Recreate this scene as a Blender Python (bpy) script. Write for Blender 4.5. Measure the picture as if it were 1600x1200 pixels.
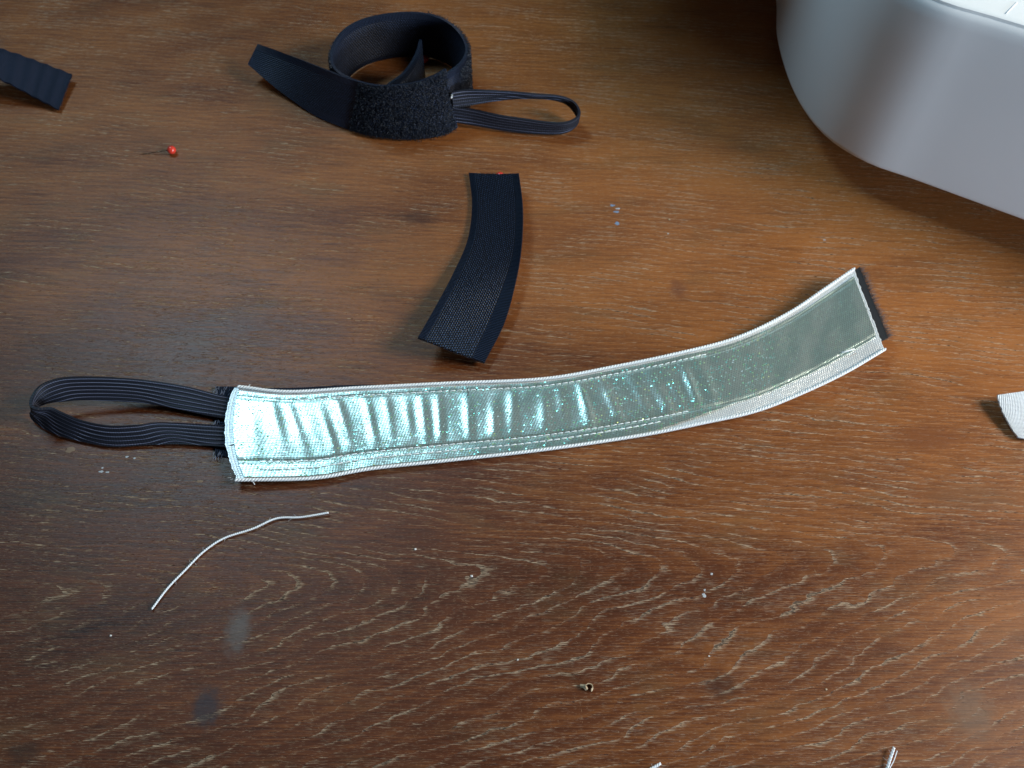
import bpy, bmesh, math, random
from mathutils import Vector, noise
random.seed(7)
C = bpy.context.scene.collection
for o in list(bpy.data.objects):
    bpy.data.objects.remove(o)
MM = 0.001
R = math.radians

# ------------------------------------------------------------------ camera
H = 273.0; PITCH = R(57); FPX = 1331.0; CY = -H / math.tan(PITCH)
cd = bpy.data.cameras.new('camera'); cam = bpy.data.objects.new('camera', cd); C.objects.link(cam)
cam.location = (0, CY * MM, H * MM); cam.rotation_euler = (R(90) - PITCH, 0, 0)
cd.sensor_width = 36; cd.lens = 36 * FPX / 1600; cd.clip_start = 0.01; cd.clip_end = 50
cd.dof.use_dof = True; cd.dof.focus_distance = 0.295; cd.dof.aperture_fstop = 25
bpy.context.scene.camera = cam

# ------------------------------------------------------------------ light: a room with a bright window behind left and a wide one to the right
w = bpy.data.worlds.new('World'); bpy.context.scene.world = w; w.use_nodes = True
w.node_tree.nodes['Background'].inputs[0].default_value = (0.72, 0.82, 1.0, 1)
w.node_tree.nodes['Background'].inputs[1].default_value = 0.008
vs = bpy.context.scene.view_settings
vs.view_transform = 'Standard'; vs.look = 'None'; vs.exposure = 0.12; vs.gamma = 1.0

def window(name, loc, target, sx, sy, power, col):
    d = bpy.data.lights.new(name, 'AREA'); d.shape = 'RECTANGLE'; d.size = sx; d.size_y = sy
    d.energy = power; d.color = col
    o = bpy.data.objects.new(name, d); C.objects.link(o); o.location = loc
    o.rotation_euler = (Vector(target) - Vector(loc)).to_track_quat('-Z', 'Y').to_euler()
    return o
window('window_light', (-0.50, 0.60, 0.98), (-0.06, -0.02, 0), 0.40, 0.20, 6.6, (0.50, 0.81, 1.0))
window('side_window_light', (0.62, -0.06, 0.42), (0.12, 0.05, 0), 0.24, 0.24, 4.3, (1.0, 0.93, 0.83))
window('front_fill_light', (0.98, -0.80, 0.20), (0.15, 0.05, 0.03), 0.30, 0.26, 15.0, (0.66, 0.83, 1.0))  # fill lamp added to brighten the machine's front face

# ------------------------------------------------------------------ helpers
def U(u, v, z=0.0):
    """photo pixel and height above the table (mm) -> point in mm"""
    a = (u - 800) / FPX; b = -(v - 600) / FPX
    c, s = math.cos(PITCH), math.sin(PITCH)
    d = (a, c + b * s, -s + b * c); t = (z - H) / d[2]
    return Vector((d[0] * t, CY + d[1] * t, z))

def cr(pts, n):
    """Catmull-Rom through pts, n samples uniform in chord length"""
    P = [Vector(p) for p in pts]
    P = [P[0] * 2 - P[1]] + P + [P[-1] * 2 - P[-2]]
    fine = []
    for i in range(1, len(P) - 2):
        for k in range(24):
            t = k / 24
            p0, p1, p2, p3 = P[i - 1], P[i], P[i + 1], P[i + 2]
            fine.append(0.5 * ((2 * p1) + (p2 - p0) * t + (2 * p0 - 5 * p1 + 4 * p2 - p3) * t * t + (3 * p1 - p0 - 3 * p2 + p3) * t ** 3))
    fine.append(P[-2].copy())
    L = [0]
    for a, b in zip(fine, fine[1:]):
        L.append(L[-1] + (b - a).length)
    out = []; j = 0
    for k in range(n):
        d = L[-1] * k / (n - 1)
        while j < len(L) - 2 and L[j + 1] < d: j += 1
        f = (d - L[j]) / max(1e-9, L[j + 1] - L[j])
        out.append(fine[j].lerp(fine[j + 1], min(1, max(0, f))))
    return out

def cr2(A, B, n):
    """two matched edges sampled with a shared parameter"""
    pair = [Vector(list(a) + list(b)) for a, b in zip(A, B)] if False else None
    mid = [(Vector(a) + Vector(b)) / 2 for a, b in zip(A, B)]
    def spl(P):
        P = [Vector(p) for p in P]; P = [P[0] * 2 - P[1]] + P + [P[-1] * 2 - P[-2]]; o = []
        for i in range(1, len(P) - 2):
            for k in range(24):
                t = k / 24; p0, p1, p2, p3 = P[i - 1], P[i], P[i + 1], P[i + 2]
                o.append(0.5 * ((2 * p1) + (p2 - p0) * t + (2 * p0 - 5 * p1 + 4 * p2 - p3) * t * t + (3 * p1 - p0 - 3 * p2 + p3) * t ** 3))
        o.append(P[-2].copy()); return o
    a, b = spl(A), spl(B); m = [(x + y) / 2 for x, y in zip(a, b)]
    L = [0]
    for x, y in zip(m, m[1:]): L.append(L[-1] + (y - x).length)
    oa, ob, s = [], [], []; j = 0
    for k in range(n):
        d = L[-1] * k / (n - 1)
        while j < len(L) - 2 and L[j + 1] < d: j += 1
        f = min(1, max(0, (d - L[j]) / max(1e-9, L[j + 1] - L[j])))
        oa.append(a[j].lerp(a[j + 1], f)); ob.append(b[j].lerp(b[j + 1], f)); s.append(d)
    return oa, ob, s

def mesh_obj(name, verts, faces, mat, parent=None, uvs=None, smooth=True, origin=None):
    me = bpy.data.meshes.new(name)
    og = Vector(origin) if origin is not None else Vector((0, 0, 0))
    me.from_pydata([tuple((Vector(v) - og) * MM) for v in verts], [], faces)
    if uvs:
        lay = me.uv_layers.new(name='UVMap')
        for lp in me.loops: lay.data[lp.index].uv = uvs[lp.vertex_index]
    if smooth: me.polygons.foreach_set('use_smooth', [True] * len(me.polygons))
    me.update()
    if mat: me.materials.append(mat)
    o = bpy.data.objects.new(name, me); C.objects.link(o)
    if parent:
        o.parent = parent
        o.location = (og * MM) - Vector(parent.location) if True else og
    else: o.location = og * MM
    return o

def thing(name, label, cat, loc, group=None):
    o = bpy.data.objects.new(name, None); C.objects.link(o); o.empty_display_size = 0.01
    o.location = Vector(loc) * MM; tag(o, label, cat, group); return o
def tag(o, label, cat, group=None, kind=None):
    if label: o['label'] = label
    if cat: o['category'] = cat
    if group: o['group'] = group
    if kind: o['kind'] = kind
    return o

def sheet(name, A, B, mat, parent=None, n=120, nv=24, thick=0.5, v0=0.0, v1=1.0, disp=None, origin=None, lift=0.0, s0=0.0, s1=1.0, ragged=0.0, seed=0):
    """cloth band between edge curves A and B (lists of mm points): real thickness, UV in mm (along, across)"""
    a, b, s = cr2(A, B, n)
    def bound(val, k): return val(k / (n - 1)) if callable(val) else val
    ks = [k for k in range(n) if s0 - 1e-6 <= k / (n - 1) <= s1 + 1e-6]
    top = {}; verts = []; uvs = []
    rg = random.Random(seed)
    row = []
    for idx, k in enumerate(ks):
        t = k / (n - 1); va, vb = bound(v0, k), bound(v1, k)
        wv = b[k] - a[k]
        pr = []
        for j in range(nv + 1):
            v = va + (vb - va) * j / nv
            p = a[k] + wv * v
            pr.append((p, v, t, wv.length))
        row.append(pr)
    m = len(row)
    nrm = []
    for i in range(m):
        i0, i1 = max(0, i - 1), min(m - 1, i + 1); nr = []
        for j in range(nv + 1):
            j0, j1 = max(0, j - 1), min(nv, j + 1)
            tu = row[i1][j][0] - row[i0][j][0]; tv = row[i][j1][0] - row[i][j0][0]
            nn = tv.cross(tu)
            nr.append(nn.normalized() if nn.length > 1e-9 else Vector((0, 0, 1)))
        nrm.append(nr)
    fl = 1
    for i in range(m):
        jag = rg.uniform(-ragged, ragged) if 0 < i < m - 1 else 0
        for j in range(nv + 1):
            p, v, t, wl = row[i][j]
            d = lift + (disp(t, v, s[ks[i]]) if disp else 0)
            q = p + nrm[i][j] * (d + thick)
            if ragged and i in (0, m - 1):
                q = q + (row[1][j][0] - row[0][j][0]).normalized() * rg.uniform(-ragged, ragged)
            verts.append(q); uvs.append((s[ks[i]], v * wl))
    for i in range(m):
        for j in range(nv + 1):
            p, v, t, wl = row[i][j]
            d = lift + (disp(t, v, s[ks[i]]) if disp else 0)
            verts.append(verts[i * (nv + 1) + j] - nrm[i][j] * thick); uvs.append((s[ks[i]], v * wl))
    W = nv + 1; N = m * W; F = []
    for i in range(m - 1):
        for j in range(nv):
            q = i * W + j
            F.append((q, q + 1, q + W + 1, q + W)); F.append((N + q, N + q + W, N + q + W + 1, N + q + 1))
        q = i * W; F.append((q, q + W, N + q + W, N + q))
        q = i * W + nv; F.append((q, N + q, N + q + W, q + W))
    for j in range(nv):
        q = j; F.append((q, N + q, N + q + 1, q + 1))
        q = (m - 1) * W + j; F.append((q, q + 1, N + q + 1, N + q))
    # make sure the top looks up / outwards as built
    if origin is None and parent is not None: origin = Vector(parent.location) / MM
    o = mesh_obj(name, verts, F, mat, parent, uvs, True, origin)
    bm = bmesh.new(); bm.from_mesh(o.data); bmesh.ops.recalc_face_normals(bm, faces=bm.faces); bm.to_mesh(o.data); bm.free()
    try:
        o.data.set_sharp_from_angle(angle=R(50))
    except Exception: pass
    return o

def tube_geo(path, rad, sides=8, V=None, F=None, closed_ends=True):
    V = [] if V is None else V; F = [] if F is None else F
    base = len(V); n = len(path); up = Vector((0.13, 0.21, 0.97))
    for i, p in enumerate(path):
        t = (path[min(n - 1, i + 1)] - path[max(0, i - 1)]).normalized()
        x = t.cross(up); x = x.normalized() if x.length > 1e-6 else Vector((1, 0, 0)); y = x.cross(t)
        r = rad(i / max(1, n - 1)) if callable(rad) else rad
        for k in range(sides):
            an = 2 * math.pi * k / sides; V.append(p + x * math.cos(an) * r + y * math.sin(an) * r)
    for i in range(n - 1):
        for k in range(sides):
            a = base + i * sides + k; b = base + i * sides + (k + 1) % sides
            F.append((a, b, b + sides, a + sides))
    if closed_ends:
        F.append(tuple(base + k for k in range(sides))[::-1]); F.append(tuple(base + (n - 1) * sides + k for k in range(sides)))
    return V, F

def ply_geo(path, r, pitch, V=None, F=None, plies=2, sides=6):
    """twisted thread: plies wound round the path"""
    V = [] if V is None else V; F = [] if F is None else F
    L = [0]
    for a, b in zip(path, path[1:]): L.append(L[-1] + (b - a).length)
    for q in range(plies):
        pp = []
        for i, p in enumerate(path):
            t = (path[min(len(path) - 1, i + 1)] - path[max(0, i - 1)]).normalized()
            x = t.cross(Vector((0, 0, 1))).normalized(); y = x.cross(t)
            an = 2 * math.pi * (L[i] / pitch + q / plies)
            pp.append(p + (x * math.cos(an) + y * math.sin(an)) * r * 0.5)
        tube_geo(pp, r * 0.58, sides, V, F)
    return V, F

# ------------------------------------------------------------------ node helpers
class NT:
    def __init__(s, name):
        s.m = bpy.data.materials.new(name); s.m.use_nodes = True; s.t = s.m.node_tree
        s.b = s.t.nodes['Principled BSDF']
    def n(s, typ, **kw):
        x = s.t.nodes.new(typ)
        for k, v in kw.items(): setattr(x, k, v)
        return x
    def link(s, a, b): s.t.links.new(a.s if isinstance(a, K) else a, b)
    def put(s, val, sock):
        if isinstance(val, K): s.t.links.new(val.s, sock)
        elif hasattr(val, 'is_output'): s.t.links.new(val, sock)
        else: sock.default_value = val
    def math(s, op, a, b=None, c=None, clamp=False):
        x = s.n('ShaderNodeMath', operation=op, use_clamp=clamp)
        for i, q in enumerate((a, b, c)):
            if q is not None: s.put(q, x.inputs[i])
        return K(s, x.outputs[0])
    def noise(s, vec, scale=1, detail=2, rough=0.5, dist=0, col=False):
        x = s.n('ShaderNodeTexNoise'); s.put(vec, x.inputs['Vector']); x.inputs['Scale'].default_value = scale
        x.inputs['Detail'].default_value = detail; x.inputs['Roughness'].default_value = rough; x.inputs['Distortion'].default_value = dist
        return x.outputs['Color'] if col else K(s, x.outputs[0])
    def vor(s, vec, scale=1, feature='F1', rnd=1.0):
        x = s.n('ShaderNodeTexVoronoi', feature=feature); s.put(vec, x.inputs['Vector']); x.inputs['Scale'].default_value = scale
        x.inputs['Randomness'].default_value = rnd
        return x
    def xyz(s, x=0, y=0, z=0):
        c = s.n('ShaderNodeCombineXYZ')
        for i, q in enumerate((x, y, z)): s.put(q, c.inputs[i])
        return c.outputs[0]
    def sep(s, v):
        c = s.n('ShaderNodeSeparateXYZ'); s.put(v, c.inputs[0]); return [K(s, q) for q in c.outputs]
    def ss(s, x, lo, hi):
        r = s.n('ShaderNodeMapRange', interpolation_type='SMOOTHSTEP', clamp=True); s.put(x, r.inputs['Value'])
        for nm, q in (('From Min', lo), ('From Max', hi), ('To Min', 0.0), ('To Max', 1.0)): r.inputs[nm].default_value = q
        return K(s, r.outputs[0])
    def mix(s, f, a, b, blend='MIX'):
        x = s.n('ShaderNodeMix', data_type='RGBA', blend_type=blend)
        s.put(f, x.inputs[0])
        for q, i in ((a, 6), (b, 7)):
            s.put(tuple(q) + (1,) if isinstance(q, tuple) and len(q) == 3 else q, x.inputs[i])
        return x.outputs[2]
    def ramp(s, f, stops):
        r = s.n('ShaderNodeValToRGB'); s.put(f, r.inputs[0]); e = r.color_ramp.elements
        while len(e) < len(stops): e.new(0.5)
        for q, (p, c) in zip(e, stops): q.position = p; q.color = tuple(c) + (1,)
        return r.outputs[0]
    def bump(s, h, dist, strength=1.0, normal=None):
        x = s.n('ShaderNodeBump'); s.put(h, x.inputs['Height']); x.inputs['Distance'].default_value = dist * MM; x.inputs['Strength'].default_value = strength
        if normal is not None: s.put(normal, x.inputs['Normal'])
        return x.outputs[0]
    def uvmm(s):
        return s.sep(s.n('ShaderNodeUVMap').outputs[0])
    def objmm(s):
        tc = s.n('ShaderNodeTexCoord'); v = s.n('ShaderNodeVectorMath', operation='SCALE'); s.t.links.new(tc.outputs['Object'], v.inputs[0]); v.inputs['Scale'].default_value = 1000
        return v.outputs[0]
    def set(s, **kw):
        nm = dict(col='Base Color', rough='Roughness', metal='Metallic', nor='Normal', spec='Specular IOR Level', sheen='Sheen Weight', sheenr='Sheen Roughness', sheent='Sheen Tint', coat='Coat Weight', coatr='Coat Roughness', sss='Subsurface Weight', trans='Transmission Weight', aniso='Anisotropic')
        for k, v in kw.items():
            if isinstance(v, tuple) and len(v) == 3: v = v + (1,)
            s.put(v, s.b.inputs[nm[k]])
        return s.m
class K:
    def __init__(s, t, sock): s.t = t; s.s = sock
    def __add__(s, o): return s.t.math('ADD', s, o)
    __radd__ = __add__
    def __sub__(s, o): return s.t.math('SUBTRACT', s, o)
    def __rsub__(s, o): return s.t.math('SUBTRACT', o, s)
    def __mul__(s, o): return s.t.math('MULTIPLY', s, o)
    __rmul__ = __mul__
    def __truediv__(s, o): return s.t.math('DIVIDE', s, o)
    def __neg__(s): return s.t.math('MULTIPLY', s, -1.0)
    def abs(s): return s.t.math('ABSOLUTE', s)
    def frac(s): return s.t.math('FRACT', s)
    def sin(s): return s.t.math('SINE', s)
    def sqrt(s): return s.t.math('SQRT', s)
    def pow(s, o): return s.t.math('POWER', s, o)
    def max(s, o): return s.t.math('MAXIMUM', s, o)
    def min(s, o): return s.t.math('MINIMUM', s, o)
    def floor(s): return s.t.math('FLOOR', s)

# ------------------------------------------------------------------ materials
def wood_material():
    t = NT('wood'); P = t.objmm(); x, y, z = t.sep(P)
    wlow = t.noise(t.xyz(x * 0.006, y * 0.016, 3.0), 1, 2, 0.5) - 0.5
    wmid = t.noise(t.xyz(x * 0.03, y * 0.06, 8.0), 1, 3, 0.55) - 0.5
    wfin = t.noise(t.xyz(x * 0.18, y * 0.35, 1.0), 1, 2, 0.55) - 0.5
    d = y + 66.0 - (x - 172.0) * 0.05
    up = t.ss(d, -8.0, 14.0)
    k = 3.3 + up * 2.3
    ring = x + k * ((d * d + 30.0).sqrt()) + wlow * 95.0 + wmid * 27.0 + wfin * 4.5
    # the upper part of the board runs straighter
    f = (ring / 15.5 + wmid * 0.9)
    fr = f.frac(); rid = f.floor()
    band = (1.0 - t.ss(fr, 0.02, 0.30)) * t.ss(fr, 0.0, 0.03)
    late = t.ss(fr, 0.45, 0.98)
    rrnd = t.noise(t.xyz(rid * 3.71, 0.5, 0.2), 1, 0)
    # fibre and pores: short dashes along x
    fib = t.noise(t.xyz(x * 0.045, y * 1.7, 0.0), 1, 4, 0.6)
    fib2 = t.noise(t.xyz(x * 0.25, y * 3.6, 4.0), 1, 3, 0.6)
    big = t.noise(t.xyz(x * 0.012, y * 0.03, 5.0), 1, 3, 0.55)
    pat = t.noise(t.xyz(x * 0.035, y * 0.09, 2.0), 1, 3, 0.55)
    p1 = t.noise(t.xyz(x * 0.22, y * 4.6, 11.0), 1, 2, 0.6)
    p2 = t.noise(t.xyz(x * 0.55, y * 4.5, 17.0), 1, 1, 0.5)
    patch = t.ss(pat, 0.42, 0.62)
    zone = t.ss(x - y * 0.8 + wmid * 60.0, -110.0, 60.0)
    gate = band * (0.45 + rrnd * 0.8) * (0.45 + patch * 0.8) * (0.5 + zone * 0.6)
    pore_l = t.ss(p1 + gate * 0.180 + patch * 0.07, 0.600, 0.74)
    pore_d = t.ss(p2 + gate * 0.24, 0.70, 0.80)
    # base colour
    dark = (0.025, 0.0080, 0.0045); midc = (0.112, 0.0330, 0.0115); honey = (0.340, 0.122, 0.031)
    fib3 = t.noise(t.xyz(x * 0.12, y * 7.0, 2.0), 1, 2, 0.6)
    tone = 0.02 + big * 0.40 + fib * 0.46 + fib2 * 0.20 + fib3 * 0.14 - 0.12 + late * 0.05 + rrnd * 0.06 + band * 0.05
    board = t.ss(y + wmid * 30.0 + x * 0.12, -75.0, 70.0)  # honey to red-brown wood, lower left darkened further against the window lamp
    tone = tone + board * 0.17 - 0.015 + t.ss(x, -170.0, 170.0) * 0.15 - 0.03  # light falling off to the left painted into the tone
    col = t.ramp(tone, [(0.36, dark), (0.58, midc), (0.86, honey)])
    # dark streaks between rings, smudges
    stre = t.ss(t.noise(t.xyz(x * 0.02, y * 0.5, 7.0), 1, 3, 0.6), 0.56, 0.72)
    col = t.mix(stre * 0.35, col, (0.05, 0.018, 0.010))
    ol = t.ss(t.noise(t.xyz(x * 0.03, y * 0.07, 21.0), 1, 3, 0.6), 0.52, 0.7)
    col = t.mix(ol * 0.22, col, (0.12, 0.075, 0.033))
    col = t.mix(pore_l * (0.40 + band * 0.38), col, (0.52, 0.39, 0.26))
    col = t.mix(pore_d * 0.8, col, (0.018, 0.011, 0.010))
    p3 = t.ss(t.noise(t.xyz(x * 0.55, y * 6.0, 27.0), 1, 1, 0.5), 0.63, 0.71)
    col = t.mix(p3 * 0.5, col, (0.36, 0.24, 0.15))
    # stains with a shape of their own
    def blot(px, py, rx, ry, c, amt, ragged=0.5):
        nonlocal col
        q = U(px, py); dx = (x - q.x) * (1 / rx); dy = (y - q.y) * (1 / ry)
        dd = (dx * dx + dy * dy).sqrt() + (t.noise(t.xyz(x * 0.35, y * 0.35, px), 1, 3, 0.6) - 0.5) * ragged * 2.6
        col = t.mix((1.0 - t.ss(dd, 0.3, 1.25)) * amt, col, c)
    blot(372, 985, 4.5, 8, (0.13, 0.11, 0.10), 0.75)
    blot(323, 1105, 5.5, 6.5, (0.040, 0.034, 0.040), 0.8)
    blot(38, 1178, 5.5, 4.5, (0.02, 0.015, 0.012), 0.5)
    blot(655, 340, 9, 5, (0.03, 0.012, 0.009), 0.5)
    blot(1060, 452, 4, 6, (0.09, 0.032, 0.03), 0.4)
    blot(1127, 1072, 6, 4.5, (0.03, 0.012, 0.008), 0.5)
    blot(1515, 1110, 8, 10, (0.17, 0.12, 0.085), 0.45)
    blot(1085, 975, 4, 7, (0.14, 0.085, 0.055), 0.2)
    blot(465, 683, 9, 4, (0.02, 0.012, 0.01), 0.6)
    blot(1520, 775, 20, 6, (0.19, 0.085, 0.035), 0.5)
    blot(1450, 685, 16, 6, (0.17, 0.055, 0.018), 0.7, 0.3)
    # dusty specks
    sp = t.vor(t.xyz(x * 0.16, y * 0.16, 0.0)); dist = K(t, sp.outputs['Distance'])
    spk = (1.0 - t.ss(dist, 0.02, 0.05)) * t.ss(t.noise(P, 0.11, 1), 0.5, 0.6)
    col = t.mix(spk * 0.55, col, (0.42, 0.33, 0.24))
    rgh = 0.40 + (fib - 0.5) * 0.22 + pore_l * 0.2 + pore_d * 0.2 + (big - 0.5) * 0.12
    hgt = fib2 * 0.25 + fib * 0.3 - pore_d * 0.9 - pore_l * 0.35
    return t.set(col=col, rough=rgh, spec=0.25, nor=t.bump(hgt, 0.16, 0.8))

def holo_material():
    t = NT('holographic_cloth'); u, v, _ = t.uvmm()
    # fine cross weave plus small foil scales that each face their own way
    row = (v * 1.25).floor(); uu = u * 1.15 + row * 0.5
    cell = t.vor(t.xyz(uu, v * 1.25, 0.0), 1, 'F1', 0.42)
    dist = K(t, cell.outputs['Distance']); cc = cell.outputs['Color']
    r_, g_, b_ = t.sep(cc)
    dot = 1.0 - t.ss(dist, 0.24, 0.46)
    bright = t.ss(g_, 0.58, 0.63) * (1.0 - t.ss(u, 196.0, 214.0) * 0.75)                      # which scales flash; the lost reflection at the right end is painted in
    weave = ((u * 6.0 + v * 2.5).sin() * 0.7 + (v * 9.0).sin() * 0.8) * 0.55 + (t.noise(t.xyz(u * 1.6, v * 3.0, 0.0), 1, 2) - 0.5) * 0.9
    area = t.noise(t.xyz(u * 0.09, v * 0.09, 0.0), 1, 2)
    basec = t.mix(t.ss(area, 0.38, 0.62), (0.50, 0.635, 0.575), (0.60, 0.70, 0.635))
    hue = t.ramp(r_, [(0.0, (0.20, 0.80, 0.60)), (0.3, (0.35, 0.90, 0.80)), (0.6, (0.70, 0.95, 0.98)), (0.85, (0.25, 0.9, 0.40)), (1.0, (0.75, 0.9, 0.35))])
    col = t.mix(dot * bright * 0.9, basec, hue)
    col = t.mix((1.0 - t.ss(weave, -0.9, -0.1)) * 0.6, col, (0.07, 0.12, 0.115))
    nb = t.bump(weave, 0.022, 0.6)
    tilt = t.n('ShaderNodeVectorMath', operation='SUBTRACT'); t.link(cc, tilt.inputs[0]); tilt.inputs[1].default_value = (0.5, 0.5, 0.5)
    sc = t.n('ShaderNodeVectorMath', operation='SCALE'); t.link(tilt.outputs[0], sc.inputs[0]); t.put(dot * (0.17 + bright * 0.30), sc.inputs['Scale'])
    ad = t.n('ShaderNodeVectorMath', operation='ADD'); t.link(nb, ad.inputs[0]); t.link(sc.outputs[0], ad.inputs[1])
    no = t.n('ShaderNodeVectorMath', operation='NORMALIZE'); t.link(ad.outputs[0], no.inputs[0])
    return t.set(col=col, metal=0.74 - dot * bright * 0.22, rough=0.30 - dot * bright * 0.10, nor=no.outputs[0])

def woven_black(name, base=(0.003, 0.004, 0.008), yarn=(0.020, 0.038, 0.085), selv=True, width=25.0, su=1.0, rough=0.38, bumpd=0.18, sh=0.03):
    t = NT(name); u, v, _ = t.uvmm()
    row = (v * 1.15).floor(); vv = (v * 1.15).frac() - 0.5
    uu = (u * 0.80 * su + row * 0.37).frac() - 0.5
    wob = t.noise(t.xyz(u * 0.8, v * 0.8, 0.0), 1, 2)
    dd = (uu * uu * 0.55 + vv * vv).sqrt() + (wob - 0.5) * 0.35
    tw = 1.15 - dd * 3.4
    if selv:
        e = 1.0 - t.ss(v.min(width - v), 2.6, 3.4)
        rib = (u * 8.5).sin() + 0.2
        hgt = tw * (1.0 - e) + rib * e
    else: hgt = tw
    m = t.ss(hgt, 0.30, 0.95)
    col = t.mix(m * (1.0 - e * 0.72) if selv else m, base, yarn)
    lint = t.ss(t.noise(t.xyz(u * 2.2, v * 2.2, 3.0), 1, 2), 0.73, 0.80)
    col = t.mix(lint * 0.35, col, (0.16, 0.18, 0.22))
    return t.set(col=col, rough=rough, spec=0.22, sheen=sh, sheenr=0.3, sheent=(0.45, 0.62, 1.0), nor=t.bump(hgt, bumpd, 0.9))

def plain(name, col, rough=0.5, **kw):
    t = NT(name); P = t.objmm()
    nz = t.noise(P, 0.6, 3)
    c = t.mix(nz * 0.5, tuple(col), tuple(q * 0.8 for q in col))
    return t.set(col=c, rough=rough, nor=t.bump(t.noise(P, 2.5, 2), 0.05, 0.3), **kw)

def elastic_material():
    t = NT('ribbed_elastic'); u, v, _ = t.uvmm()
    q = (v * 0.62).frac(); line = 1.0 - t.ss((q - 0.5).abs(), 0.03, 0.12)
    knit = (u * 7.0).sin()
    col = t.mix(line * (0.36 + 0.3 * t.noise(t.xyz(u * 1.5, v, 0.0), 1, 2)), (0.010, 0.012, 0.020), (0.22, 0.25, 0.38))
    return t.set(col=col, rough=0.55, spec=0.25, sheen=0.02, sheenr=0.4, nor=t.bump(knit * 0.3 + line, 0.15, 0.7))

def satin_white():
    t = NT('white_satin'); u, v, _ = t.uvmm()
    wv = (u * 7.0).sin() * 0.6 + (v * 9.0).sin() * 0.5
    col = t.mix(t.ss(wv, -0.8, 0.4), (0.62, 0.66, 0.68), (0.86, 0.89, 0.89))
    return t.set(col=col, rough=0.36, spec=0.9, metal=0.42, nor=t.bump(wv + t.noise(t.xyz(u * 0.5, v * 0.5, 0.0), 1, 2) * 3.0, 0.06, 0.7))

def canvas_white():
    t = NT('white_canvas'); u, v, _ = t.uvmm()
    a = (u * 5.6 + v * 1.1).sin(); b = (v * 6.2 - u * 0.6).sin(); h = (a * b)
    col = t.mix(t.ss(h.abs(), 0.05, 0.5), (0.42, 0.46, 0.50), (0.90, 0.93, 0.94))
    return t.set(col=col, rough=0.7, nor=t.bump(h.abs(), 0.3, 0.9))

def machine_plastic(name, col):
    t = NT(name); P = t.objmm()
    n1 = t.noise(P, 1.6, 2); n2 = t.noise(P, 0.012, 2)
    c = t.mix(n2, col, tuple(q * 0.93 for q in col))
    sp = t.ss(t.noise(P, 0.55, 1), 0.79, 0.82)
    c = t.mix(sp * 0.3, c, (0.75, 0.76, 0.78))
    return t.set(col=c, rough=0.52 + (n1 - 0.5) * 0.06, spec=0.3, nor=t.bump(n1, 0.03, 0.25))

M_WOOD = wood_material(); M_HOLO = holo_material()
M_WOVEN = woven_black('black_woven_tape', base=(0.0028, 0.004, 0.008), yarn=(0.060, 0.105, 0.21), rough=0.36, bumpd=0.25, sh=0.0)
M_SOFT = woven_black('soft_black_tape', base=(0.008, 0.011, 0.021), yarn=(0.050, 0.080, 0.165), su=1.0, rough=0.5, bumpd=0.2)
M_NAVY = woven_black('dark_loop_tape', base=(0.006, 0.009, 0.020), yarn=(0.024, 0.038, 0.085), su=1.2, rough=0.7)
M_FUZZ = plain('black_fuzz', (0.010, 0.014, 0.024), 0.5, spec=0.4)
M_BLACK = plain('black_backing', (0.010, 0.011, 0.014), 0.7)
M_ELASTIC = elastic_material(); M_SATIN = satin_white(); M_CANVAS = canvas_white()
M_CORD = plain('white_cord', (0.90, 0.92, 0.92), 0.40, spec=0.8)
M_THREAD = plain('white_thread', (0.90, 0.93, 0.95), 0.35, spec=0.8)
M_DARKTHREAD = plain('dark_thread', (0.03, 0.05, 0.06), 0.5)
M_RED = plain('red_glass_head', (0.72, 0.055, 0.035), 0.18, spec=0.6)
M_STEEL = plain('pin_steel', (0.22, 0.15, 0.10), 0.25, metal=1.0)
M_CRUMB = plain('pale_crumb', (0.55, 0.42, 0.27), 0.8)
M_WHITECRUMB = plain('white_crumb', (0.72, 0.70, 0.66), 0.7)
M_BLUEPAINT = plain('blue_paint', (0.19, 0.27, 0.40), 0.6)
M_PALEPAINT = plain('pale_paint', (0.48, 0.50, 0.52), 0.6)
M_TANPAINT = plain('tan_wax', (0.22, 0.13, 0.07), 0.6)
M_PLASTIC = machine_plastic('grey_plastic', (0.76, 0.79, 0.82))
M_PLASTICTOP = machine_plastic('white_plastic', (0.80, 0.84, 0.86))
M_SCRATCH = plain('scratched_wood', (0.26, 0.15, 0.075), 0.6)
M_RUBBER = plain('rubber', (0.03, 0.03, 0.03), 0.8)

# ------------------------------------------------------------------ table
def rounded_slab(name, x0, x1, y0, y1, z0, z1, mat, parent=None, r=2.0):
    bm = bmesh.new(); bmesh.ops.create_cube(bm, size=1)
    for v in bm.verts:
        v.co = Vector(((x0 + x1) / 2 + v.co.x * (x1 - x0), (y0 + y1) / 2 + v.co.y * (y1 - y0), (z0 + z1) / 2 + v.co.z * (z1 - z0))) * MM
    bmesh.ops.bevel(bm, geom=list(bm.edges), offset=r * MM, segments=3, affect='EDGES')
    me = bpy.data.meshes.new(name); bm.to_mesh(me); bm.free(); me.materials.append(mat)
    o = bpy.data.objects.new(name, me); C.objects.link(o)
    if parent: o.parent = parent
    return o
table = rounded_slab('wooden_table', -620, 620, -330, 520, -28, 0, M_WOOD)
tag(table, 'worn brown wooden table top with swirling grain and fine scratches', 'table')

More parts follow.
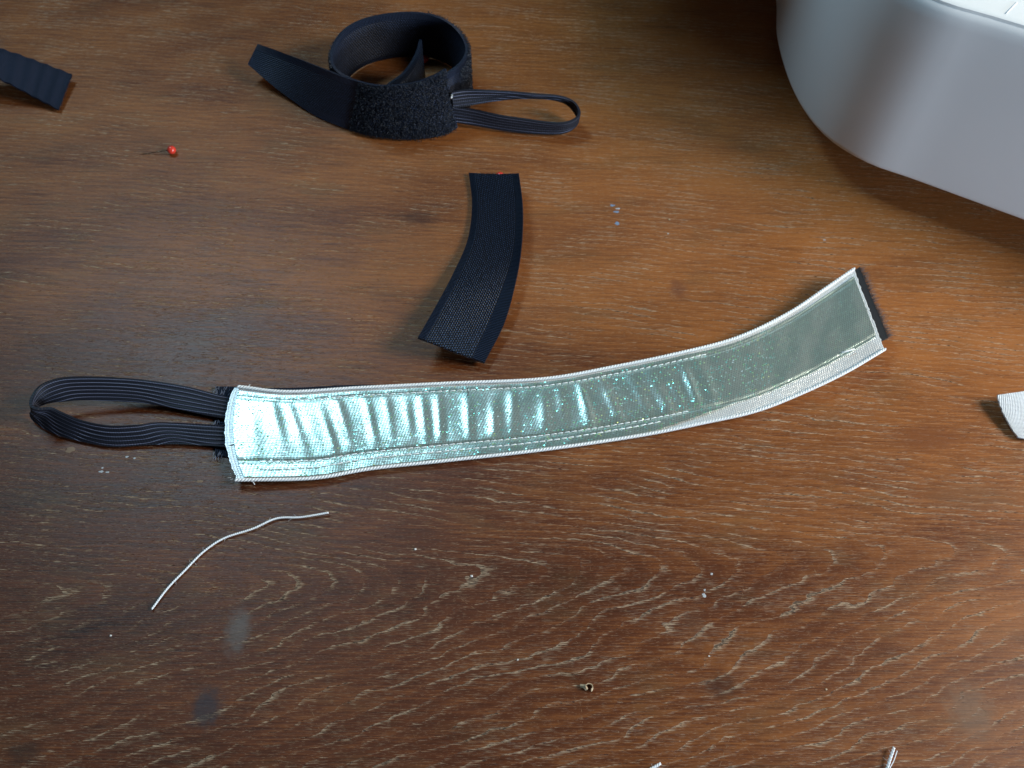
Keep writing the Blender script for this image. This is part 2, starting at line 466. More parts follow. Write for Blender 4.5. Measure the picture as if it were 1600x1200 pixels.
# scratches: thin broken slivers of raised pale wood fibre along each scratch
SCR = [(1108,490,1144,532,.22),(1065,485,1100,545,.16),(1240,840,1216,905,.13),(1268,880,1278,900,.15),
          (1145,1140,1180,1185,.14),(1162,880,1160,950,.12),(775,300,800,210,.12),(834,405,840,428,.25),(1060,250,1052,430,.12),
          (713,930,752,957,.2),(1330,990,1345,1022,.15),(990,235,1000,300,.14),(955,420,1010,540,.1),(920,850,924,892,.16),(1140,1150,1125,1200,.12),
          (905,1095,910,1130,.14),(1220,995,1245,1012,.13),(1445,975,1450,990,.2),(480,1100,500,1140,.18),(1085,330,1090,540,.1),(880,500,900,525,.12),
          (770,575,790,610,.14),(1195,800,1225,855,.12),(1320,1000,1360,1060,.1),(560,350,640,330,.14),(480,430,545,408,.2),(1020,330,1030,400,.1),(1410,900,1430,945,.12),(215,860,270,800,.1)]
def scratches():
    rr = random.Random(21); V = []; F = []; lines = [(U(a, b), U(c, d), wd, 1.0) for a, b, c, d, wd in SCR]
    for k in range(150):
        px, py = rr.uniform(60, 1560), rr.uniform(230, 1190)
        if rr.random() > (0.35 + 0.65 * px / 1600): continue
        q = U(px, py); an = R(rr.choice([rr.gauss(-95, 12), rr.gauss(-60, 14), rr.gauss(8, 20)])); L = rr.uniform(1.5, 9)
        lines.append((q, q + Vector((math.cos(an), math.sin(an), 0)) * L, rr.uniform(.035, .08), rr.uniform(.4, .8)))
    for a, b, wd, dens in lines:
        L = (b - a).length; d = (b - a) / L; s_ = Vector((-d.y, d.x, 0)); x = 0; ph = rr.uniform(0, 9)
        while x < L:
            l = rr.uniform(.5, 2.4); gap = rr.uniform(.1, .9) / dens
            w_ = wd * rr.uniform(.25, .75) * .8; off = math.sin(x * .35 + ph) * .25 + rr.uniform(-.06, .06)
            p = a + d * x + s_ * off; q = a + d * min(L, x + l) + s_ * (off + rr.uniform(-.1, .1)); m = (p + q) / 2
            n0 = len(V); V += [p + Vector((0, 0, .01)), m + s_ * w_ + Vector((0, 0, .015)), q + Vector((0, 0, .01)), m - s_ * w_ + Vector((0, 0, .015)), m + Vector((0, 0, .05))]
            F.extend([(n0, n0 + 4, n0 + 1), (n0 + 1, n0 + 4, n0 + 2), (n0 + 2, n0 + 4, n0 + 3), (n0 + 3, n0 + 4, n0)]); x += l + gap
    o = mesh_obj('scratches', V, F, M_SCRATCH, table, None, False); o['kind'] = 'stuff'
scratches()

def fleck(px, py, rx, ry, mat, seed, name='paint_fleck'):
    rg = random.Random(seed); q = U(px, py); V = [q + Vector((0, 0, 0.10))]; n = 13; F = []
    for k in range(n):
        a = 2 * math.pi * k / n; rr = rg.uniform(0.55, 1.1)
        V.append(q + Vector((math.cos(a) * rx * rr, math.sin(a) * ry * rr, 0.03)))
    for k in range(n): F.append((0, 1 + k, 1 + (k + 1) % n))
    o = mesh_obj(name, V, F, mat, table, None, True, q); return o
fleck(963, 331, 1.5, 0.8, M_BLUEPAINT, 1); fleck(957, 321, 1.2, 0.8, M_BLUEPAINT, 2); fleck(964, 349, 1.3, 1.2, M_BLUEPAINT, 3)
fleck(966, 326, 1.3, 0.6, M_PALEPAINT, 4)
fleck(110, 703, 2.0, 1.3, M_TANPAINT, 5); fleck(312, 752, 1.3, 0.7, M_TANPAINT, 6)
for i, (px, py, a, b) in enumerate([(158, 737, .9, .5), (168, 738, .8, .4), (160, 731, .5, .4), (198, 714, .7, .5), (210, 716, .6, .4), (1112, 897, .5, .5), (1100, 930, .7, .9), (1101, 922, .4, .5), (1044, 365, .6, .5), (1288, 375, .7, .4)]):
    fleck(px, py, a, b, M_PALEPAINT, 20 + i)

# ------------------------------------------------------------------ sewing machine
def sewing_machine():
    # outline of the foot (mm): front face, rounded corner, left side
    ZE = 18.0; f0 = U(1340, 245, ZE); f1 = U(1600, 340, ZE); f0.z = f1.z = 0; dr = (f1 - f0).normalized()
    far = f0 + dr * 260
    left = [Vector((q.x, q.y, 0)) for q in (U(1285, 205, ZE), U(1240, 140, ZE), U(1215, 60, ZE), U(1213, 0, ZE))]
    pts = [far, f0 + dr * 120, f0 + dr * 60, f0 + dr * 25, f0 + dr * 3] + left
    pts += [left[-1] + Vector((6, 55, 0)), left[-1] + Vector((22, 110, 0)), left[-1] + Vector((70, 150, 0)), left[-1] + Vector((160, 160, 0))]
    ol = cr(pts, 110)
    ctr = Vector((300, 240, 0))
    root = thing('sewing_machine', 'pale grey plastic sewing machine base with rounded corner, at the top right', 'sewing machine', (300, 240, 0))
    HT = 80.0
    def ring(z, inset):
        out = []
        for i, p in enumerate(ol):
            t = (ol[min(len(ol) - 1, i + 1)] - ol[max(0, i - 1)]).normalized()
            nrm = Vector((t.y, -t.x, 0))           # outward or inward, fixed below
            if (p + nrm - ctr).length < (p - ctr).length: nrm = -nrm
            q = p - nrm * inset; out.append(Vector((q.x, q.y, z)))
        return out
    prof = [(5.0, 30.0), (7.0, 22.0), (11.0, 11.0), (15.5, 2.2), (16.6, .6), (17.6, .05), (18.6, 0.0), (30, 0.0), (50, 0.2), (70, 0.5), (84, 0.9), (87.5, 1.5), (89.5, 2.6), (90.3, 4.0)]
    V = []; F = []; n = len(ol)
    for z, ins in prof: V += ring(z, ins)
    for r_ in range(len(prof) - 1):
        for i in range(n - 1):
            a = r_ * n + i; F.append((a, a + 1, a + n + 1, a + n))
    body = mesh_obj('base_body', V, F, M_PLASTIC, root, None, True, (300, 240, 0))
    bm = bmesh.new(); bm.from_mesh(body.data)
    # close the back so that the body is solid
    bmesh.ops.holes_fill(bm, edges=[e for e in bm.edges if e.is_boundary], sides=0); bmesh.ops.recalc_face_normals(bm, faces=bm.faces)
    bm.to_mesh(body.data); bm.free(); body.data.set_sharp_from_angle(angle=R(60))
    # top plate
    V = []; F = []; prof2 = [(89.8, 3.1), (90.8, 3.4), (91.2, 4.2), (91.3, 6.0)]
    for z, ins in prof2: V += ring(z, ins)
    for r_ in range(len(prof2) - 1):
        for i in range(n - 1):
            a = r_ * n + i; F.append((a, a + 1, a + n + 1, a + n))
    topf = list(range((len(prof2) - 1) * n, len(prof2) * n)); F.append(tuple(topf))
    top = mesh_obj('top_plate', V, F, M_PLASTICTOP, root, None, True, (300, 240, 0))
    bm = bmesh.new(); bm.from_mesh(top.data); bmesh.ops.recalc_face_normals(bm, faces=bm.faces); bm.to_mesh(top.data); bm.free(); top.data.set_sharp_from_angle(angle=R(35))
    # engraved tick on the plate
    a, b = U(1571, 22, 91.3), U(1589, 4, 91.3); d = (b - a).normalized(); s = Vector((-d.y, d.x, 0)) * 0.5
    V = []; F = []; tube_geo([a, a.lerp(b, .5), b], 0.28, 8, V, F)
    mesh_obj('plate_mark', V, F, M_PLASTIC, root, None, True, (300, 240, 0))
    # feet under the base
    for q in (U(1330, 175), U(1590, 265)):
        V = []; F = []; tube_geo([q + Vector((14, 30, 0.0)), q + Vector((14, 30, 6))], 7, 20, V, F)
        mesh_obj('rubber_foot', V, F, M_RUBBER, root, None, True, (300, 240, 0))
    # unseen arm on a support, added to shade the table left of the base
    def block(name, x0, x1, y0, y1, z0, z1, r):
        o = rounded_slab(name, x0 - 300, x1 - 300, y0 - 240, y1 - 240, z0, z1, M_PLASTIC, root, r)
        o.data.polygons.foreach_set('use_smooth', [True] * len(o.data.polygons)); o.data.set_sharp_from_angle(angle=R(40)); return o
    block('added_shade_arm', -15, 430, 240, 350, 128, 235, 16)
    block('added_arm_support', 330, 428, 243, 347, 91.5, 129, 6)
sewing_machine()

def fringe(name, p, q, out, n, L, r, mat, parent, seed):
    rr = random.Random(seed); V = []; F = []
    for k in range(n):
        s = p.lerp(q, rr.random()) + Vector((rr.uniform(-.3, .3), rr.uniform(-.3, .3), rr.uniform(-.5, .3)))
        d = (out + Vector((rr.uniform(-.5, .5), rr.uniform(-.5, .5), rr.uniform(-.4, .6)))).normalized() * L * rr.uniform(.4, 1.1)
        tube_geo([s, s + d * .5 + Vector((0, 0, rr.uniform(-.2, .2))), s + d], lambda t: r * (1 - .6 * t), 3, V, F)
    o = mesh_obj(name, V, F, mat, parent, None, True, Vector(parent.location) / MM); o['kind'] = 'stuff'; return o

# ------------------------------------------------------------------ the sparkling strap
STOP = [(372, 604, 3.4), (450, 612, 3.0), (560, 606, 2.5), (700, 599, 2.4), (850, 592, 2.8), (960, 573, 3.4), (1060, 552, 5), (1150, 528, 5.5), (1230, 490, 6.5), (1290, 450, 8), (1334, 420, 10)]
SBOT = [(368, 753, 3.0), (490, 750, 1.8), (580, 735, 1.2), (700, 722, 1.2), (850, 705, 1.3), (1000, 683, 1.6), (1100, 663, 2.5), (1180, 645, 3.0), (1250, 618, 4.0), (1320, 585, 5.5), (1383, 548, 7.5)]
SA = [U(*p) for p in STOP]; SB = [U(*p) for p in SBOT]
strap = thing('sparkly_strap', 'long silvery green sparkling strap with white edging and a black elastic loop', 'strap', U(800, 655))
def s_of_x(px):
    """strap parameter nearest to a photo column, measured along the middle"""
    mid = [((a[0] + b[0]) / 2) for a, b in zip(STOP, SBOT)]
    a_, b_, s_ = _edges
    best = min(range(len(a_)), key=lambda k: abs(((a_[k].x + b_[k].x) / 2) - U(px, 655).x)); return best / (len(a_) - 1)
_edges = cr2(SA, SB, 400); SLEN = _edges[2][-1]
ridges = []
rg = random.Random(3)
for px, hgt, wd in [(385, .5, 2.6), (410, .75, 2.2), (446, .8, 2.0), (474, .75, 1.7), (519, .85, 1.6), (543, .9, 1.7), (584, .8, 1.6), (612, .5, 1.5), (640, .5, 1.6), (664, .8, 1.8), (688, .8, 1.6), (733, .8, 1.7), (773, .95, 2.0), (802, .5, 1.8), (852, .6, 2.2), (880, .4, 1.8), (917, .9, 1.9), (958, .85, 2.1), (1003, .55, 2.0), (1035, .75, 2.4), (1058, .4, 1.8), (1082, .95, 1.7), (1110, .35, 2.2)]:
    ridges.append((s_of_x(px) * SLEN, hgt, wd, rg.uniform(.3, .62), rg.uniform(.22, .4), rg.uniform(.03, .09)))
def wrinkle(t, v, s):
    z = 0
    for (c, h, wd, vc, vs_, sl) in ridges:
        x = s - c - (v - 0.5) * 30 * sl
        if abs(x) > 3.2 * wd: continue
        e = math.exp(-((v - vc) / vs_) ** 2)
        z += h * (0.33 + 0.30 * min(1.0, c / 150.0)) * e * (math.exp(-(x / wd) ** 2) - 0.10 * math.exp(-((x - wd * 1.5) / (wd * .9)) ** 2))
    env = min(1, max(0, (v - 0.09) / 0.1)) * min(1, max(0, (0.80 - v) / 0.10))
    z *= env
    z += 0.25 * noise.noise(Vector((s * .12, v * 3, 1)))
    # the seam pulls the cloth down
    z -= 0.28 * math.exp(-((v - 0.80) / 0.02) ** 2) + 0.22 * math.exp(-((v - 0.115) / 0.018) ** 2)
    return z
def endbulge(lst, dx): return lst
# base cloth (white satin) with a bulging left end
SA2 = [U(372, 604, 2.0)] + SA[1:]; SB2 = [U(368, 753, 1.0)] + SB[1:]
def bend_left(o):
    """push the left end outwards in a gentle arc"""
    uv = o.data.uv_layers[0].data; vu = {}
    for lp in o.data.loops: vu[lp.vertex_index] = tuple(uv[lp.index].uv)
    for i, vert in enumerate(o.data.vertices):
        u, v = vu[i]; q = v / 41.0
        if u < 14: vert.co.x -= 4.6 * MM * (1 - u / 14) ** 1.3 * max(0, 1 - ((q - 0.42) / 0.5) ** 2)
base = sheet('satin_backing', SA, SB, M_SATIN, strap, 260, 40, 0.5, 0.01, 0.99, lift=-0.5, ragged=0.25, disp=lambda t, v, s: 0.15 * noise.noise(Vector((s * .1, v * 3, 1)))); bend_left(base)
def vbot(t):
    return 0.955 - 0.14 * min(1, max(0, (t - 0.60) / 0.14))
def vtop(t): return 0.055 + 0.03 * min(1, max(0, (t - .7) / .2))
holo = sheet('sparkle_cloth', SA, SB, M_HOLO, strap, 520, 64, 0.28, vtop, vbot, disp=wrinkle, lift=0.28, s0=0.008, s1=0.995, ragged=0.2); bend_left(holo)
def edge_pts(v, lift, n=420, s0=0.0, s1=1.0):
    a, b, s = cr2(SA, SB, n); out = []
    for k in range(n):
        if not s0 <= k / (n - 1) <= s1: continue
        p = a[k].lerp(b[k], v(k / (n - 1)) if callable(v) else v)
        tt = (a[min(n - 1, k + 1)] - a[max(0, k - 1)]).normalized(); nn = (b[k] - a[k]).cross(tt).normalized()
        if nn.z < 0: nn = -nn
        out.append(p + nn * lift)
    return out
def edge_cord(v, r):
    path = edge_pts(v, 0.75, 900); V = []; F = []
    ply_geo(path, r, 2.3, V, F, 2, 7)
    mesh_obj('edge_cord', V, F, M_CORD, strap, None, True, Vector(strap.location) / MM)
edge_cord(0.010, 0.62); edge_cord(0.990, 0.64)
def stitches(v, mat, name, s0, s1, pitch=2.6, length=2.0, r=0.17, lift=0.75, wander=0.0):
    path = edge_pts(v, lift, 1400, s0, s1); V = []; F = []; acc = 0; i = 0; st = random.Random(5)
    L = [0]
    for a, b in zip(path, path[1:]): L.append(L[-1] + (b - a).length)
    def at(d):
        d = min(max(d, 0), L[-1] - 1e-4)
        import bisect
        j = max(0, bisect.bisect_right(L, d) - 1); j = min(j, len(L) - 2); f = (d - L[j]) / max(1e-9, L[j + 1] - L[j]); return path[j].lerp(path[j + 1], f)
    d = 0
    while d < L[-1] - length:
        q = [at(d) + Vector((0, 0, -0.3)), at(d + length * .15) + Vector((0, 0.04, .05)), at(d + length * .5) + Vector((0, 0.06, 0.12)), at(d + length * .85) + Vector((0, 0.1, .05)), at(d + length) + Vector((0, 0.12, -0.3))]
        q = [p + Vector((0, st.uniform(-.08, .08) + wander * math.sin(d * .05), 0)) for p in q]
        tube_geo(q, r, 5, V, F); d += pitch * st.uniform(.95, 1.05)
    o = mesh_obj(name, V, F, mat, strap, None, True, Vector(strap.location) / MM); o['kind'] = 'stuff'; return o
stitches(lambda t: 0.80, M_CORD, 'seam_stitching', 0.03, 0.66, 2.5, 2.15, 0.16, 0.62)
stitches(lambda t: 0.885 - 0.03 * t, M_CORD, 'seam_stitching', 0.03, 0.62, 2.7, 2.3, 0.19, 0.72, 0.25)
stitches(lambda t: 0.112, M_CORD, 'seam_stitching', 0.10, 0.72, 2.5, 2.0, 0.15, 0.6)
# black tape under the strap, peeping out at both ends
tt_ = [U(336, 604, 1.0), U(360, 604, 1.0), U(450, 606, 1.0), U(560, 601, 1.0), U(640, 603, 1.0), U(850, 600, 1.0), U(1060, 562, 2.4)]
tb_ = [U(336, 713, .6), U(360, 715, .6), U(450, 740, .6), U(560, 725, .6), U(640, 718, .6), U(850, 695, .6), U(1060, 660, 1.2)]
sheet('tape_backing', tt_, tb_, M_SOFT, strap, 120, 16, 0.55, lift=-0.55, ragged=0.15)
# end tab at the right, folded out below the cloth
e0, e1 = U(1300, 448, 15), U(1352, 572, 12)
sheet('hook_tab', [U(1300, 446, 7.2), U(1325, 428, 8.5), U(1343, 417, 9.6)], [U(1352, 545, 5.6), U(1372, 535, 6.6), U(1388, 527, 7.4)], M_BLACK, strap, 30, 16, 0.7, lift=-0.9)
M_FRINGE = plain('dark_fringe', (0.085, 0.060, 0.055), 0.7)
fringe('hook_fringe', U(1342, 418, 9.2), U(1387, 527, 7.1), Vector((1, .45, -.3)), 420, 3.4, 0.09, M_FRINGE, strap, 4)
fringe('frayed_end', U(372, 604, 2.4), U(362, 753, 1.6), Vector((-1, 0, .2)), 60, 1.2, 0.07, M_CORD, strap, 9)
# hatching of stitches on the black tab
V = []; F = []; rr = random.Random(11)
for (xa, xb, ya, yb, nn) in [(335, 360, 603, 616, 26), (334, 345, 655, 664, 8), (334, 348, 704, 715, 14)]:
    for k in range(nn):
        x_ = rr.uniform(xa, xb); y_ = rr.uniform(ya, yb); a = U(x_, y_, 1.15); b = U(x_ + rr.uniform(-3, 0), y_ + 5, 1.15)
        tube_geo([a, a.lerp(b, .5) + Vector((0, 0, .1)), b], 0.10, 4, V, F)
M_GREYTH = plain('grey_blue_thread', (0.20, 0.23, 0.32), 0.5)
o = mesh_obj('tab_stitching', V, F, M_GREYTH, strap, None, True, Vector(strap.location) / MM); o['kind'] = 'stuff'
# elastic loop
def elastic(name, hi, lo, parent, n=170, thick=0.9):
    a = [U(*p) for p in hi]; b = [U(*p) for p in lo]
    return sheet(name, a, b, M_ELASTIC, parent, n, 40, thick, lift=-thick / 2, disp=lambda t, v, s: 0.14 * math.cos(v * 2 * math.pi * 6))
HI = [(362, 621, 1.5), (340, 617, 2.4), (283, 602, 6), (200, 591, 10), (112, 589, 13), (73, 597, 14), (55, 612, 14), (48, 632, 13.5), (60, 638, 12.5), (79, 637, 11), (98, 645, 9.5), (127, 657, 8), (169, 665, 7), (211, 664, 6.5), (253, 660, 5), (343, 665, 2.2), (362, 667, 1.5)]
LO = [(362, 656, 1.5), (343, 653, 1.9), (281, 640, 2.5), (225, 630, 3.5), (140, 625, 5), (100, 627, 5.6), (74, 630, 5.2), (53, 640, 3.5), (49, 650, 2), (60, 662, 1.2), (82, 675, 1.0), (112, 685, 1), (174, 697, 1), (225, 695, 1), (281, 694, 1), (340, 698, 1.3), (362, 701, 1.4)]
elastic('elastic_loop', HI, LO, strap)
# loose ends of thread
def loose(name, pts, r, mat, parent, n=24):
    path = cr([U(*p) for p in pts], n); V = []; F = []; tube_geo(path, r, 6, V, F)
    return mesh_obj(name, V, F, mat, parent, None, True, Vector(parent.location) / MM)
loose('loose_thread', [(357, 697, 3), (366, 694, 3.2), (380, 688, 3)], 0.16, M_DARKTHREAD, strap)
loose('loose_thread', [(380, 606, 3.2), (386, 605, 3.6), (391, 601, 4)], 0.2, M_CORD, strap)
loose('loose_thread', [(388, 748, 2.2), (394, 752, 2.5), (398, 757, 2.2)], 0.2, M_CORD, strap)
loose('loose_thread', [(1315, 551, 7.2), (1322, 549, 8), (1335, 545, 8.2)], 0.28, M_CORD, strap)
loose('loose_thread', [(730, 606, 3.4), (731, 612, 3.6), (730, 620, 3.4)], 0.14, M_DARKTHREAD, strap)

# ------------------------------------------------------------------ curved black offcut in the middle
CL = [U(*p) for p in [(733, 271, 1), (738, 320, 1), (731, 375, 2), (707, 430, 5), (680, 480, 8.5), (653, 527, 12)]]
CRr = [U(*p) for p in [(811, 272, 8), (817, 325, 8.5), (815, 385, 8), (806, 440, 6.5), (788, 505, 4.5), (757, 567, 3)]]
pc = sheet('black_tape_piece', CL, CRr, M_WOVEN, None, 120, 30, 0.8, origin=U(750, 420), ragged=0.12,
           disp=lambda t, v, s: -1.2 * (2 * v - 1) ** 2 * (1 - t) * 0.5)
tag(pc, 'curved black woven tape piece with one end lifted, above the middle of the sparkling strap', 'tape piece')

fringe('frayed_end', U(653, 527, 12.2), U(757, 567, 3.2), Vector((-.25, -1, 0)), 130, 1.0, .05, M_FUZZ, pc, 31)
fringe('frayed_end', U(733, 271, 1.2), U(811, 272, 8.2), Vector((0, 1, .1)), 70, .9, .05, M_FUZZ, pc, 32)
# ------------------------------------------------------------------ tape end at the left edge of the frame
dl = [U(*p) for p in [(-70, 62, 20), (-30, 70, 17), (20, 84, 12), (65, 100, 7), (113, 118, 3)]]
dr_ = [U(*p) for p in [(-75, 92, 18), (-35, 110, 15), (10, 130, 10), (50, 151, 5), (92, 173, 1.2)]]
ld = sheet('tape_end', dl, dr_, M_NAVY, None, 80, 20, 1.0, origin=U(40, 130), ragged=0.2,
           disp=lambda t, v, s: 0.35 * math.sin(s * 0.95) + 0.15 * noise.noise(Vector((s * .5, v * 6, 2))))
tag(ld, 'dark blue black tape end with faint cross ridges, entering at the left edge', 'tape piece')

fringe('frayed_end', U(113, 118, 3.2), U(92, 173, 1.4), Vector((1, -.35, 0)), 90, 1.0, .05, M_FUZZ, ld, 33)
# ------------------------------------------------------------------ rolled strap
rs = thing('rolled_strap', 'black fuzzy strap rolled into a ring with a tail and small elastic loop', 'strap', (-52, 168, 0))
cx, cy, rad, HB = -52.5, 168.0, 31.5, 25.0
def circ(a0, a1, z, n=40):
    out = []
    for k in range(n):
        a = a0 + (a1 - a0) * k / (n - 1); r_ = rad
        if a < 5: r_ -= 5.5 * ((5 - a) / 60) ** 1.3
        if a > 190: r_ -= 3.0 * ((a - 190) / 35) ** 1.5
        out.append(Vector((cx + math.cos(R(a)) * r_, cy + math.sin(R(a)) * r_ * .98, z + 0.5 * math.sin(k * .5))))
    return out
hi = circ(-58, 224, HB); lo = circ(-58, 224, 0.8)
sheet('ring_band', hi, lo, M_SOFT, rs, 220, 20, 1.3, lift=-.65)
# front panel and tail: one band standing on edge, leaning over at its free end
fh = [U(*p) for p in [(404, 70, 12), (432, 79, 15), (470, 93, 19), (510, 109, 23.5), (545, 122, 25.5), (590, 133, 26), (640, 130, 26), (676, 118, 26.5), (696, 107, 27)]]
flo = [U(*p) for p in [(388, 101, 8), (410, 120, 6), (445, 147, 2.5), (490, 178, .6), (530, 196, .6), (580, 211, .6), (640, 217, .6), (690, 211, .6), (714, 199, .6)]]
sheet('front_band', fh, flo, M_SOFT, rs, 150, 22, 1.4, lift=-.7)
# inner flap
fa = [U(657, 62, 25), U(650, 85, 25), U(632, 112, 25), U(606, 132, 25)]
fb = [Vector((p.x, p.y, 1.5)) for p in fa]
sheet('inner_flap', fa, fb, M_WOVEN, rs, 40, 14, 1.2, lift=-.6)
# fuzz on the outer faces
def fuzz(name, sampler, n, seed, L=1.7):
    rr = random.Random(seed); V = []; F = []
    for k in range(n):
        p, nn = sampler(rr); 
        d = (nn + Vector((rr.uniform(-1, 1), rr.uniform(-1, 1), rr.uniform(-1, 1))) * .9).normalized()
        e = (d + Vector((rr.uniform(-1, 1), rr.uniform(-1, 1), rr.uniform(-1, 1))) * .9).normalized(); l = L * rr.uniform(.45, 1)
        q = [p - nn * .2, p + d * l * .5, p + d * l * .7 + e * l * .4, p + nn * .1 + e * l * .75]
        sd = d.cross(Vector((rr.uniform(-1, 1), rr.uniform(-1, 1), rr.uniform(-1, 1)))).normalized() * .075
        b = len(V)
        for x_ in q: V += [x_ - sd, x_ + sd]
        for m in range(3): F.append((b + 2 * m, b + 2 * m + 1, b + 2 * m + 3, b + 2 * m + 2))
    o = mesh_obj(name, V, F, M_FUZZ, rs, None, True, Vector(rs.location) / MM); o['kind'] = 'stuff'; return o
A1, B1, _s = cr2(fh, flo, 200)
def sm_front(rr):
    k = int(rr.uniform(119, 198)); v = rr.random(); p = A1[k].lerp(B1[k], v); tt = (A1[min(199, k + 1)] - A1[k - 1]); nn = (B1[k] - A1[k]).cross(tt).normalized()
    if nn.y > 0: nn = -nn
    return p + nn * .7, nn
fuzz('loop_pile', sm_front, 9000, 1)
def sm_ring(rr):
    a = R(rr.uniform(-28, 70)); z = rr.uniform(.6, HB); nn = Vector((math.cos(a), math.sin(a), 0)); return Vector((cx, cy, z)) + nn * (rad + .65), nn
fuzz('loop_pile', sm_ring, 7000, 2)
def sm_left(rr):
    a = R(rr.uniform(165, 200)); z = rr.uniform(.6, HB); nn = Vector((math.cos(a), math.sin(a), 0)); return Vector((cx, cy, z)) + nn * (rad + .65), nn
fuzz('loop_pile', sm_left, 2500, 3, 1.2)
EH = [(706, 143, 19), (730, 140, 19), (765, 141, 19), (800, 143, 18), (840, 147, 16.5), (875, 150, 15), (897, 159, 13), (906, 175, 11), (898, 186, 9.5), (880, 192, 9), (855, 191, 9), (820, 186, 9.5), (780, 180, 10), (740, 171, 10.5), (708, 166, 11)]
EL = [(708, 167, 11), (735, 164, 11), (768, 158, 11.5), (800, 154, 12), (838, 153, 12), (868, 156, 10), (889, 165, 7), (903, 186, 3.5), (897, 200, 1.5), (882, 208, .9), (858, 210, .6), (820, 208, .8), (780, 203, 1.2), (740, 196, 2), (710, 191, 3)]
elastic('elastic_loop', EH, EL, rs, 150, 0.8)
q = U(706, 148, 20); V = []; F = []
tube_geo([q + Vector((-.3, -1.2, -.9)), q + Vector((0, -1.6, 0)), q + Vector((.2, -1.2, .9))], 0.45, 6, V, F); mesh_obj('white_stitch', V, F, M_THREAD, rs, None, True, Vector(rs.location) / MM)

# ------------------------------------------------------------------ pins
def pin(label, px, py, ang, length, cat='pin'):
    q = U(px, py, 2.0); q.z = 0
    root = thing('dressmaking_pin', label, cat, (q.x, q.y, 0), 'red headed pins on the table')
    bm = bmesh.new(); bmesh.ops.create_icosphere(bm, subdivisions=4, radius=1.95 * MM)
    for v in bm.verts: v.co.x *= 1.0; v.co.z *= .97; v.co.z += 1.9 * MM
    me = bpy.data.meshes.new('pin_head'); bm.to_mesh(me); bm.free(); me.materials.append(M_RED)
    me.polygons.foreach_set('use_smooth', [True] * len(me.polygons))
    h = bpy.data.objects.new('pin_head', me); C.objects.link(h); h.parent = root
    d = Vector((math.cos(R(ang)), math.sin(R(ang)), 0))
    V = []; F = []; tube_geo([q + d * 1.5 + Vector((0, 0, 1.9)), q + d * length * .5 + Vector((0, 0, 1.1)), q + d * (length - 2) + Vector((0, 0, .35)), q + d * length + Vector((0, 0, .25))], lambda t: .17 * (1 if t < .7 else .3), 8, V, F)
    mesh_obj('pin_shaft', V, F, M_STEEL, root, None, True, q)
pin('red round headed pin lying alone on bare wood left of the rolled strap', 268, 234, 184, 15)
pin('red round headed pin mostly hidden behind the far end of the curved black tape', 781, 275, 250, 26)
pin('red round headed pin in the shade inside the rolled black strap', 664, 92, 30, 18)

# ------------------------------------------------------------------ white canvas scrap at the right
wa = [U(*p) for p in [(1557, 618, 4.5), (1580, 615, 5), (1605, 611, 5), (1640, 604, 3)]]
wb = [U(*p) for p in [(1593, 684, 1.2), (1605, 686, 1.2), (1625, 686, 1.2), (1655, 684, 1)]]
ws = sheet('canvas_scrap', wa, wb, M_CANVAS, None, 40, 30, 0.8, origin=U(1590, 650), ragged=0.15)
for vtx in ws.data.vertices: pass
uvl = ws.data.uv_layers[0].data; vu = {}
for lp in ws.data.loops: vu[lp.vertex_index] = tuple(uvl[lp.index].uv)
for i, vtx in enumerate(ws.data.vertices):
    q = vu[i][1] / 21.0; vtx.co.x -= 1.6 * MM * max(0, 1 - (2 * q - 1) ** 2)
tag(ws, 'white woven cloth scrap entering at the right edge', 'cloth scrap')

# ------------------------------------------------------------------ threads
def thread(label, pts, r, pitch, n=420, extra=None):
    path = cr([U(*p) for p in pts], n); V = []; F = []
    ply_geo(path, r, pitch, V, F, 2, 6)
    if extra: tube_geo(cr([U(*p) for p in extra], 16), 0.12, 5, V, F)
    rr = random.Random(len(label))
    for k in range(14):
        s = path[rr.randrange(8, n - 8)]; d = Vector((rr.uniform(-1, 1), rr.uniform(-1, 1), rr.uniform(0, .4))) * 1.6
        tube_geo([s, s + d * .6, s + d], .035, 3, V, F)
    o = mesh_obj('thread', V, F, M_THREAD, None, None, True, path[n // 2]); tag(o, label, 'thread', 'white thread snippets on the table')
thread('long curved white thread snippet lying below the left end of the sparkling strap', [(237, 952, .7), (262, 919, .7), (290, 890, .7), (318, 862, .7), (350, 841, .7), (395, 826, .8), (432, 810, .8), (470, 808, .8), (513, 801, 1.2)], .35, 1.4)
thread('short white thread with a knotted tip cut off by the bottom edge at the right', [(1397, 1168, 1.6), (1392, 1182, 1.4), (1385, 1205, 1), (1378, 1235, .8)], .44, 1.9, 120, [(1402, 1173, 1.4), (1396, 1190, 1.2), (1388, 1204, 1)])
thread('tip of a white thread barely entering at the bottom edge, right of centre', [(1032, 1193, .9), (1018, 1201, .8), (990, 1216, .7)], .42, 1.6, 120)

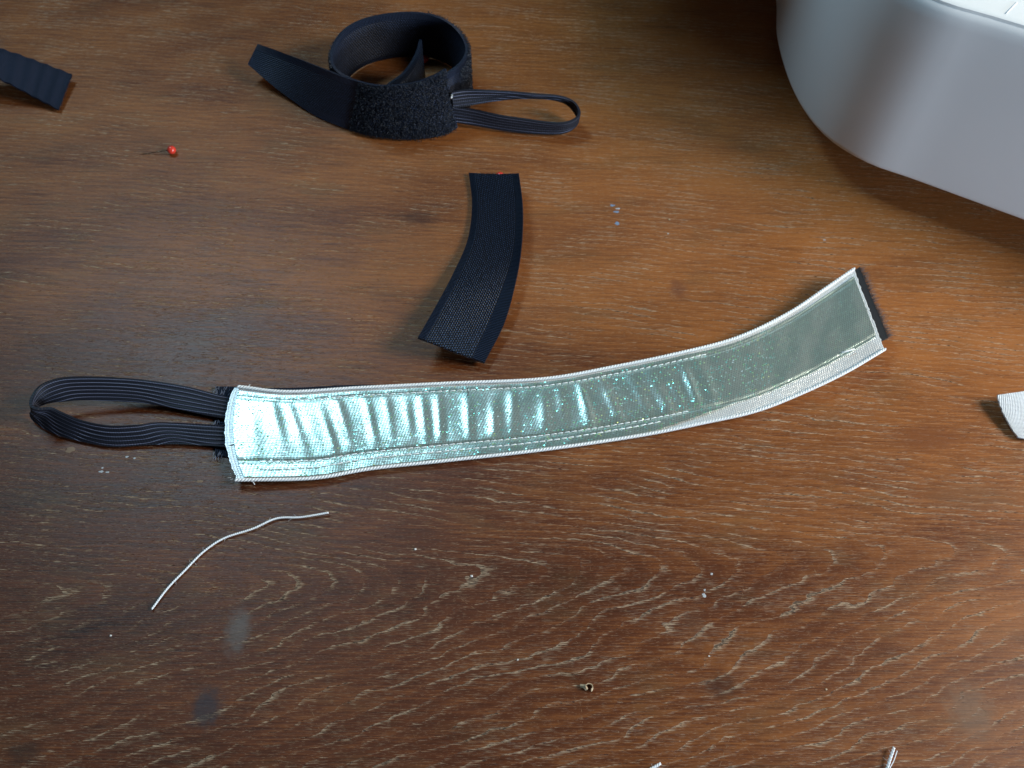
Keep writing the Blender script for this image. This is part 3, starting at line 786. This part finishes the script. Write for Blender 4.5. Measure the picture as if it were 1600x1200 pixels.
# ------------------------------------------------------------------ crumbs
def crumb(label, px, py, r, mat, seed, name='crumb', flat=.7):
    r *= .78
    q = U(px, py, r * .5); q.z = 0; bm = bmesh.new(); bmesh.ops.create_icosphere(bm, subdivisions=2, radius=1)
    for v in bm.verts:
        k = 1 + .55 * noise.noise(v.co * 1.3 + Vector((seed * 3.1, 0, 0))); v.co = Vector((v.co.x * k, v.co.y * k * .85, (v.co.z * k + .8) * flat)) * r * MM
    me = bpy.data.meshes.new(name); bm.to_mesh(me); bm.free(); me.materials.append(mat); o = bpy.data.objects.new(name, me); C.objects.link(o); o.location = q * MM
    tag(o, label, 'crumb', 'crumbs on the table'); return o
crumb('small round white crumb on dark wood near the centre bottom', 737, 900, .55, M_WHITECRUMB, 1)
crumb('tiny bluish white crumb between the white thread and the strap, below the strap middle', 649, 858, .5, M_WHITECRUMB, 2)
crumb('tiny white crumb left of the long white thread', 173, 993, .42, M_WHITECRUMB, 3)
crumb('tiny pale crumb right of the curled wood shaving', 1291, 1077, .42, M_CRUMB, 4)
crumb('tiny tan crumb right of the blue paint flecks', 1046, 343, .5, M_CRUMB, 5)
crumb('tiny white crumb in the grain at the lower middle', 809, 1031, .4, M_WHITECRUMB, 6)
crumb('tiny white crumb on brown wood above the knotted thread', 1108, 1025, .36, M_WHITECRUMB, 7)
# curled shaving: a tiny bent sliver
sh = thing('wood_shaving', 'small curled pale wood shaving near the bottom middle', 'shaving', (U(920, 1075).x, U(920, 1075).y, 0))
q = U(920, 1075); A_ = []; B_ = []
for k in range(9):
    a = R(-60 + k * 34); A_.append(q + Vector((math.cos(a) * .95, math.sin(a) * .8, 1.9))); B_.append(q + Vector((math.cos(a) * 1.15, math.sin(a) * 1.05 - .1, .1)))
sheet('curl', A_, B_, M_CRUMB, sh, 40, 6, 0.22)
V = []; F = []; tube_geo([q + Vector((-2.6, .6, .5)), q + Vector((-1.4, .3, .9)), q + Vector((-.6, -.6, .6))], lambda t: .75 * (1 - .6 * abs(t - .5)), 6, V, F)
mesh_obj('flake', V, F, M_CRUMB, sh, None, False, q)
